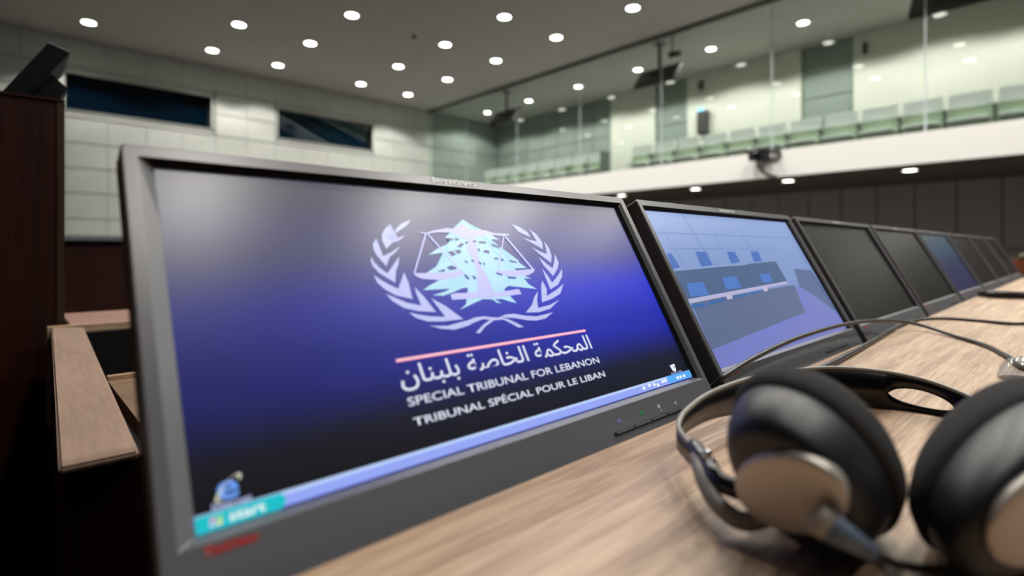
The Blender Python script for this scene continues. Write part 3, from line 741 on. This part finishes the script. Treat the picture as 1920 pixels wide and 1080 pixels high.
# ------------------------------------------------------------------ headsets
def headset(label):
    base = EYE + RGT * 0.25 + FWD * 0.42; base.z = ZD
    root = empty('headset', base, label, 'headset', 'headsets on the desk')
    ks = []
    # band: strip standing on edge; (px, py of top edge, depth, height)
    ctl = [(1318,858,.345,.010),(1288,828,.372,.012),(1272,800,.398,.013),(1290,768,.425,.016),(1345,732,.465,.023),(1440,703,.515,.034),(1560,691,.545,.039),(1690,704,.538,.038),(1800,738,.505,.030),(1890,790,.45,.019),(1935,850,.38,.012),(1930,900,.33,.010)]
    tops = smooth_path([at(a, b, c) for a, b, c, d in ctl], 24); hs = smooth_path([(d, 0, 0) for a, b, c, d in ctl], 24)
    n = len(tops); verts, faces = [], []
    th = 0.0016
    def hole(i):
        u = (i - 176.5) / 13.0
        return 0.0 if abs(u) >= 1 else 0.22 * math.sqrt(1 - u*u)
    for side in (0, 1):
        for i in range(n):
            t = (tops[min(i+1, n-1)] - tops[max(i-1, 0)]).normalized(); nr = t.cross(UP).normalized() * (th if side else -th)
            h = hs[i].x; hv = hole(i)
            for v in (0, 0.5 - hv, 0.5 + hv, 1): q = tops[i] + nr - UP * (h * v); q.z = max(q.z, ZD + 0.0004); verts.append(q)
    def idx(s, i, j): return s*n*4 + i*4 + j
    for i in range(n - 1):
        for s in (0, 1):
            for j in (0, 2):
                q = (idx(s,i,j), idx(s,i+1,j), idx(s,i+1,j+1), idx(s,i,j+1)); faces.append(q if s else q[::-1])
        faces.append((idx(0,i,0), idx(0,i+1,0), idx(1,i+1,0), idx(1,i,0))); faces.append((idx(1,i,3), idx(1,i+1,3), idx(0,i+1,3), idx(0,i,3)))
        if hole(i) > 0 or hole(i+1) > 0:
            faces.append((idx(0,i,1), idx(1,i,1), idx(1,i+1,1), idx(0,i+1,1))); faces.append((idx(0,i,2), idx(0,i+1,2), idx(1,i+1,2), idx(1,i,2)))
    ks.append(mesh('headband', verts, faces, 'black_gloss', root, True))
    ks.append(tube('band_edge', [v + UP * 0.0008 for v in tops], 0.0020, 'yoke_grey', root, seg=6, n=1))
    def frame4(c0, cM, cN, cA):
        c, M_, N_, A_ = at(*c0), at(*cM), at(*cN), at(*cA)
        m, nn, a = M_ - c, N_ - c, A_ - c
        return Matrix(((m.x, nn.x, a.x, c.x), (m.y, nn.y, a.y, c.y), (m.z, nn.z, a.z, c.z), (0, 0, 0, 1)))
    def cup(c0, cM, cN, cA, capf):
        fr = frame4(c0, cM, cN, cA)
        cp = lathe('ear_cup', [(0.0, -0.15), (0.90, -0.15), (0.95, 0.0), (0.93, 0.22), (0.88, 0.50), (0.80, 0.74), (0.72, 0.88), (0.60, 0.94), (0.0, 0.96)], 'cup_plastic', root, 48, fr)
        pd = lathe('ear_pad', [(0.55, -0.70), (0.62, -0.98), (0.80, -1.06), (0.96, -0.94), (1.05, -0.60), (1.04, -0.20), (0.96, 0.0), (0.90, 0.02), (0.55, -0.10), (0.55, -0.70)], 'foam', root, 48, fr, closed=True)
        cap = lathe('cup_cap', [(0.97, -1.6), (1.0, 0.0), (0.97, 0.45), (0.90, 0.72), (0.60, 0.92), (0.0, 1.0)], 'cap_silver', root, 48, fr @ Matrix(((capf[0], capf[2], 0, 0), (capf[1], capf[3], 0, 0), (0, 0, 0.13, 0.96), (0, 0, 0, 1))))
        ks.extend((cp, pd, cap))
    cup((1512,866,.292), (1652,1010,.278), (1600,796,.262), (1474,926,.262), (.446, .423, -.144, .666))
    cup((1902,890,.285), (1795,1050,.276), (1768,866,.262), (1962,965,.245), (.377, .430, -.377, .4875))
    # slider arm with bright end pieces, and the grey yoke below it
    ks.append(tube('slider_arm', [at(1300,838,.360), at(1325,870,.338), at(1352,905,.318), at(1425,930,.300)], 0.0058, 'black_gloss', root))
    ks.append(tube('slider_clip', [at(1321,847,.330), at(1331,856,.327)], 0.0030, 'chrome', root, n=1))
    ks.append(tube('slider_clip', [at(1338,861,.325), at(1342,866,.324)], 0.0022, 'chrome', root, n=1))
    ks.append(tube('yoke', [at(1308,858,.348), at(1322,905,.325), at(1350,950,.308), at(1400,978,.300), at(1470,955,.300)], 0.0052, 'yoke_grey', root))
    ks.append(tube('slider_arm', [at(1932,880,.34), at(1945,905,.32), at(1940,930,.30)], 0.0058, 'black_gloss', root))
    ks.append(tube('strain_relief', [at(1527,968,.240), at(1550,984,.238)], [0.0075, 0.0068], 'yoke_grey', root, n=1))
    ks.append(tube('strain_relief', [at(1549,983,.238), at(1634,1036,.246)], [0.0068, 0.0038], 'relief_blue', root, n=1))
    ks.append(tube('cable', [at(1632,1034,.246), at(1690,1060,.258), at(1790,1073,.262), at(1920,1085,.262), at(2060,1090,.262)], 0.0022, 'cable_black', root))
    for o in ks:                              # soft parts flatten where they rest on the desk
        for v in o.data.vertices:
            if v.co.z < ZD + 0.0004: v.co.z = ZD + 0.0004
    rebase(root, *ks)
    return root
hs0 = headset('black headset with silver ear cup caps lying nearest the camera')
def place(o, lat, dep, deg, label):
    p = EYE + RGT * lat + FWD * dep; o.location = (p.x, p.y, ZD); o.rotation_euler = (0, 0, math.radians(deg)); o.scale = (1, 1, 0.62); tag(o, label)
place(copy_tree(hs0), 1.725, 1.715, 112, 'black headset lying farther along the desk before the faint blue monitor')
place(copy_tree(hs0), 3.05, 2.96, 122, 'distant black headset near the wooden upstand at the desk end')

# ------------------------------------------------------------------ loose cables and the clear plug
def desk_pt(px, py, lift=0.003): return on(px, py, 2, ZD + lift)
c1 = tube('headset_cable', [at(1336,726,.602), at(1345,717,.598), at(1362,703,.598), at(1420,668,.655), at(1500,632,.75), at(1590,607,.89), at(1660,601,1.01), at(1720,608,1.07), desk_pt(1790,630,.004), desk_pt(1850,648,.004), desk_pt(1890,668,.004), desk_pt(1960,700,.004), (0.93, -0.12, ZD + .004), (0.99, -0.32, ZD + .004), (0.96, -0.60, ZD + .004)], 0.0032, 'cable_black')
tag(c1, 'black cable arching up in front of the second monitor from the gap beside it', 'cable')
c2 = tube('headset_cable', [(0.572, 0.30, ZD + .006), (0.59, 0.262, ZD + .006), (0.68, 0.250, ZD + .005), desk_pt(1530,694,.005), desk_pt(1596,662,.005), desk_pt(1652,630,.0045), desk_pt(1700,605), desk_pt(1760,597), desk_pt(1840,602), desk_pt(1930,606,.005), (1.95, 0.02, ZD + .005), (2.28, -0.10, ZD + .005), (2.42, -0.30, ZD + .005), (2.40, -0.60, ZD + .005)], 0.0036, 'cable_black')
tag(c2, 'black cable lying flat across the desk along the feet of the third monitor', 'cable')
base = desk_pt(1918, 712, 0)
pg = lathe('clear_plug', [(0.0, 0.0), (0.028, 0.0), (0.030, 0.004), (0.026, 0.014), (0.018, 0.024), (0.006, 0.028), (0.0, 0.0285)], 'clear_plastic', seg=32)
pg.location = base; pg.scale = (1.0, 0.8, 1.0)
tag(pg, 'small clear plastic cover on the desk at the right edge below the cable', 'plastic cover')

# ------------------------------------------------------------------ left side: rear counter, partition, tilted display, bench
rc = empty('rear_counter', (0.3, 1.0, 0), 'low counter behind the monitors with a pale wood ledge and black well', 'counter')
led = [on(110, 878, 2, ZD), on(262, 846, 2, ZD), on(157, 614, 2, ZD), on(96, 614, 2, ZD)]
YN = led[0].y; YF = 1.45
k = [prism('side_ledge', led, (0, 0, -0.006), 'ledge_wood', rc, 0.002),
     prism('side_panel', [Vector((v.x, v.y, ZD - 0.006)) for v in (led[0] + Vector((.004, .004, 0)), led[1] + Vector((0, .004, 0)), led[2], led[3])], (0, 0, -(ZD - 0.006)), 'dark_wood', rc),
     box('front_panel', 0.078, 2.0, YN + 0.01, YN + 0.03, 0, ZD - 0.0065, 'dark_wood', rc),
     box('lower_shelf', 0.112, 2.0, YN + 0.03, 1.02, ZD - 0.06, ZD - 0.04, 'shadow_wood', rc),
     box('shelf_edge', 0.112, 2.0, 1.02, 1.035, ZD - 0.06, ZD - 0.034, 'desk_wood', rc),
     box('well', 0.112, 2.0, 1.035, YF - 0.03, ZD - 0.20, ZD - 0.19, 'black_plastic', rc),
     box('well_lining', 0.112, 2.0, YF - 0.035, YF - 0.01, ZD - 0.20, ZD - 0.012, 'black_plastic', rc),
     box('rear_edge', 0.06, 2.0, YF - 0.01, YF + 0.012, ZD - 0.20, ZD + 0.002, 'desk_wood', rc)]
rebase(rc, *k)
pk = box('rear_table_top', 0.10, 2.2, YF + 0.06, YF + 0.34, ZD - 0.03, ZD - 0.004, 'pink_wood', bevel=0.002, origin=(0.8, 1.6, ZD - 0.03))
pt = empty('rear_table', (0.8, YF + 0.2, 0), 'pinkish wood table seen between the partition and the near monitor', 'table')
pk.parent = pt; pk.location = Vector(pk.location) - Vector(pt.location); pk.name = 'table_top'
leg = box('support_panel', 0.12, 2.18, YF + 0.10, YF + 0.13, 0, ZD - 0.03, 'dark_wood', pt); rebase(pt, leg)

YP = 1.50
pe = on(121, 193, 1, YP)
part = empty('wood_partition', (-0.5, YP + 0.03, 0), 'tall dark reddish wood partition at the left edge', 'partition')
k = [box('panel_board', -1.6, pe.x - 0.014, YP, YP + 0.05, 0, pe.z, 'dark_wood', part, 0.002),
     box('edge_strip', pe.x - 0.014, pe.x, YP - 0.002, YP + 0.05, 0, pe.z, 'shadow_wood', part, 0.002)]
MATS['dark_edge'] = None
wood('dark_edge', (40, 28, 14), (58, 40, 22), scale=(50, 50, 2.5), rough=0.5); k[1].data.materials[0] = MATS['dark_edge']
k.append(box('cap_rail', -1.6, pe.x, YP - 0.004, YP + 0.30, pe.z, pe.z + 0.006, 'dark_wood', part, 0.001))
k.append(box('rear_board', -1.6, pe.x - 0.01, YP + 0.27, YP + 0.30, 0, pe.z, 'dark_wood', part))
rebase(part, *k)
zt = pe.z + 0.006
def pp(px, py, y=YP + 0.03): v = on(px, py, 1, y); v.z = max(v.z, zt + 0.001); return v
td = empty('tilted_display', (pp(40, 180).x, YP + 0.1, zt), 'black flat display leaning on its wedge stand atop the wood partition', 'display')
k = [prism('display_slab', [pp(0, 186), pp(90, 80), pp(131, 99), pp(50, 190)], (0, 0.22, 0), 'matte_black', td, 0.003),
     prism('edge_highlight', [pp(90, 80), pp(91, 77), pp(132, 96), pp(131, 99)], (0, 0.22, 0), 'rail_grey', td),  # grey strip painting the highlight along the slab's upper edge
     prism('wedge_stand', [pp(52, 190, YP + 0.05), pp(95, 137, YP + 0.05), pp(127, 166, YP + 0.05), pp(108, 190, YP + 0.05)], (0, 0.15, 0), 'matte_black', td)]
rebase(td, *k)

YB = 4.6
bz = on(170, 443, 1, YB).z
bn = empty('judges_bench', (0.6, YB, 0), 'long dark wood bench with a grey top rail below the panelled wall', 'bench')
k = [box('front_panel', -3.0, 3.6, YB, YB + 0.04, 0, bz - 0.07, 'dark_wood', bn),
     box('shadow_gap', -3.0, 3.6, YB + 0.02, YB + 0.05, bz - 0.07, bz - 0.03, 'black_plastic', bn),
     box('top_rail', -3.0, 3.6, YB - 0.03, YB + 0.5, bz - 0.03, bz, 'rail_grey', bn, 0.004),
     box('end_panel', -3.0, -2.96, YB + 0.04, YB + 0.48, 0, bz - 0.03, 'dark_wood', bn), box('end_panel', 3.56, 3.6, YB + 0.04, YB + 0.48, 0, bz - 0.03, 'dark_wood', bn)]
rebase(bn, *k)
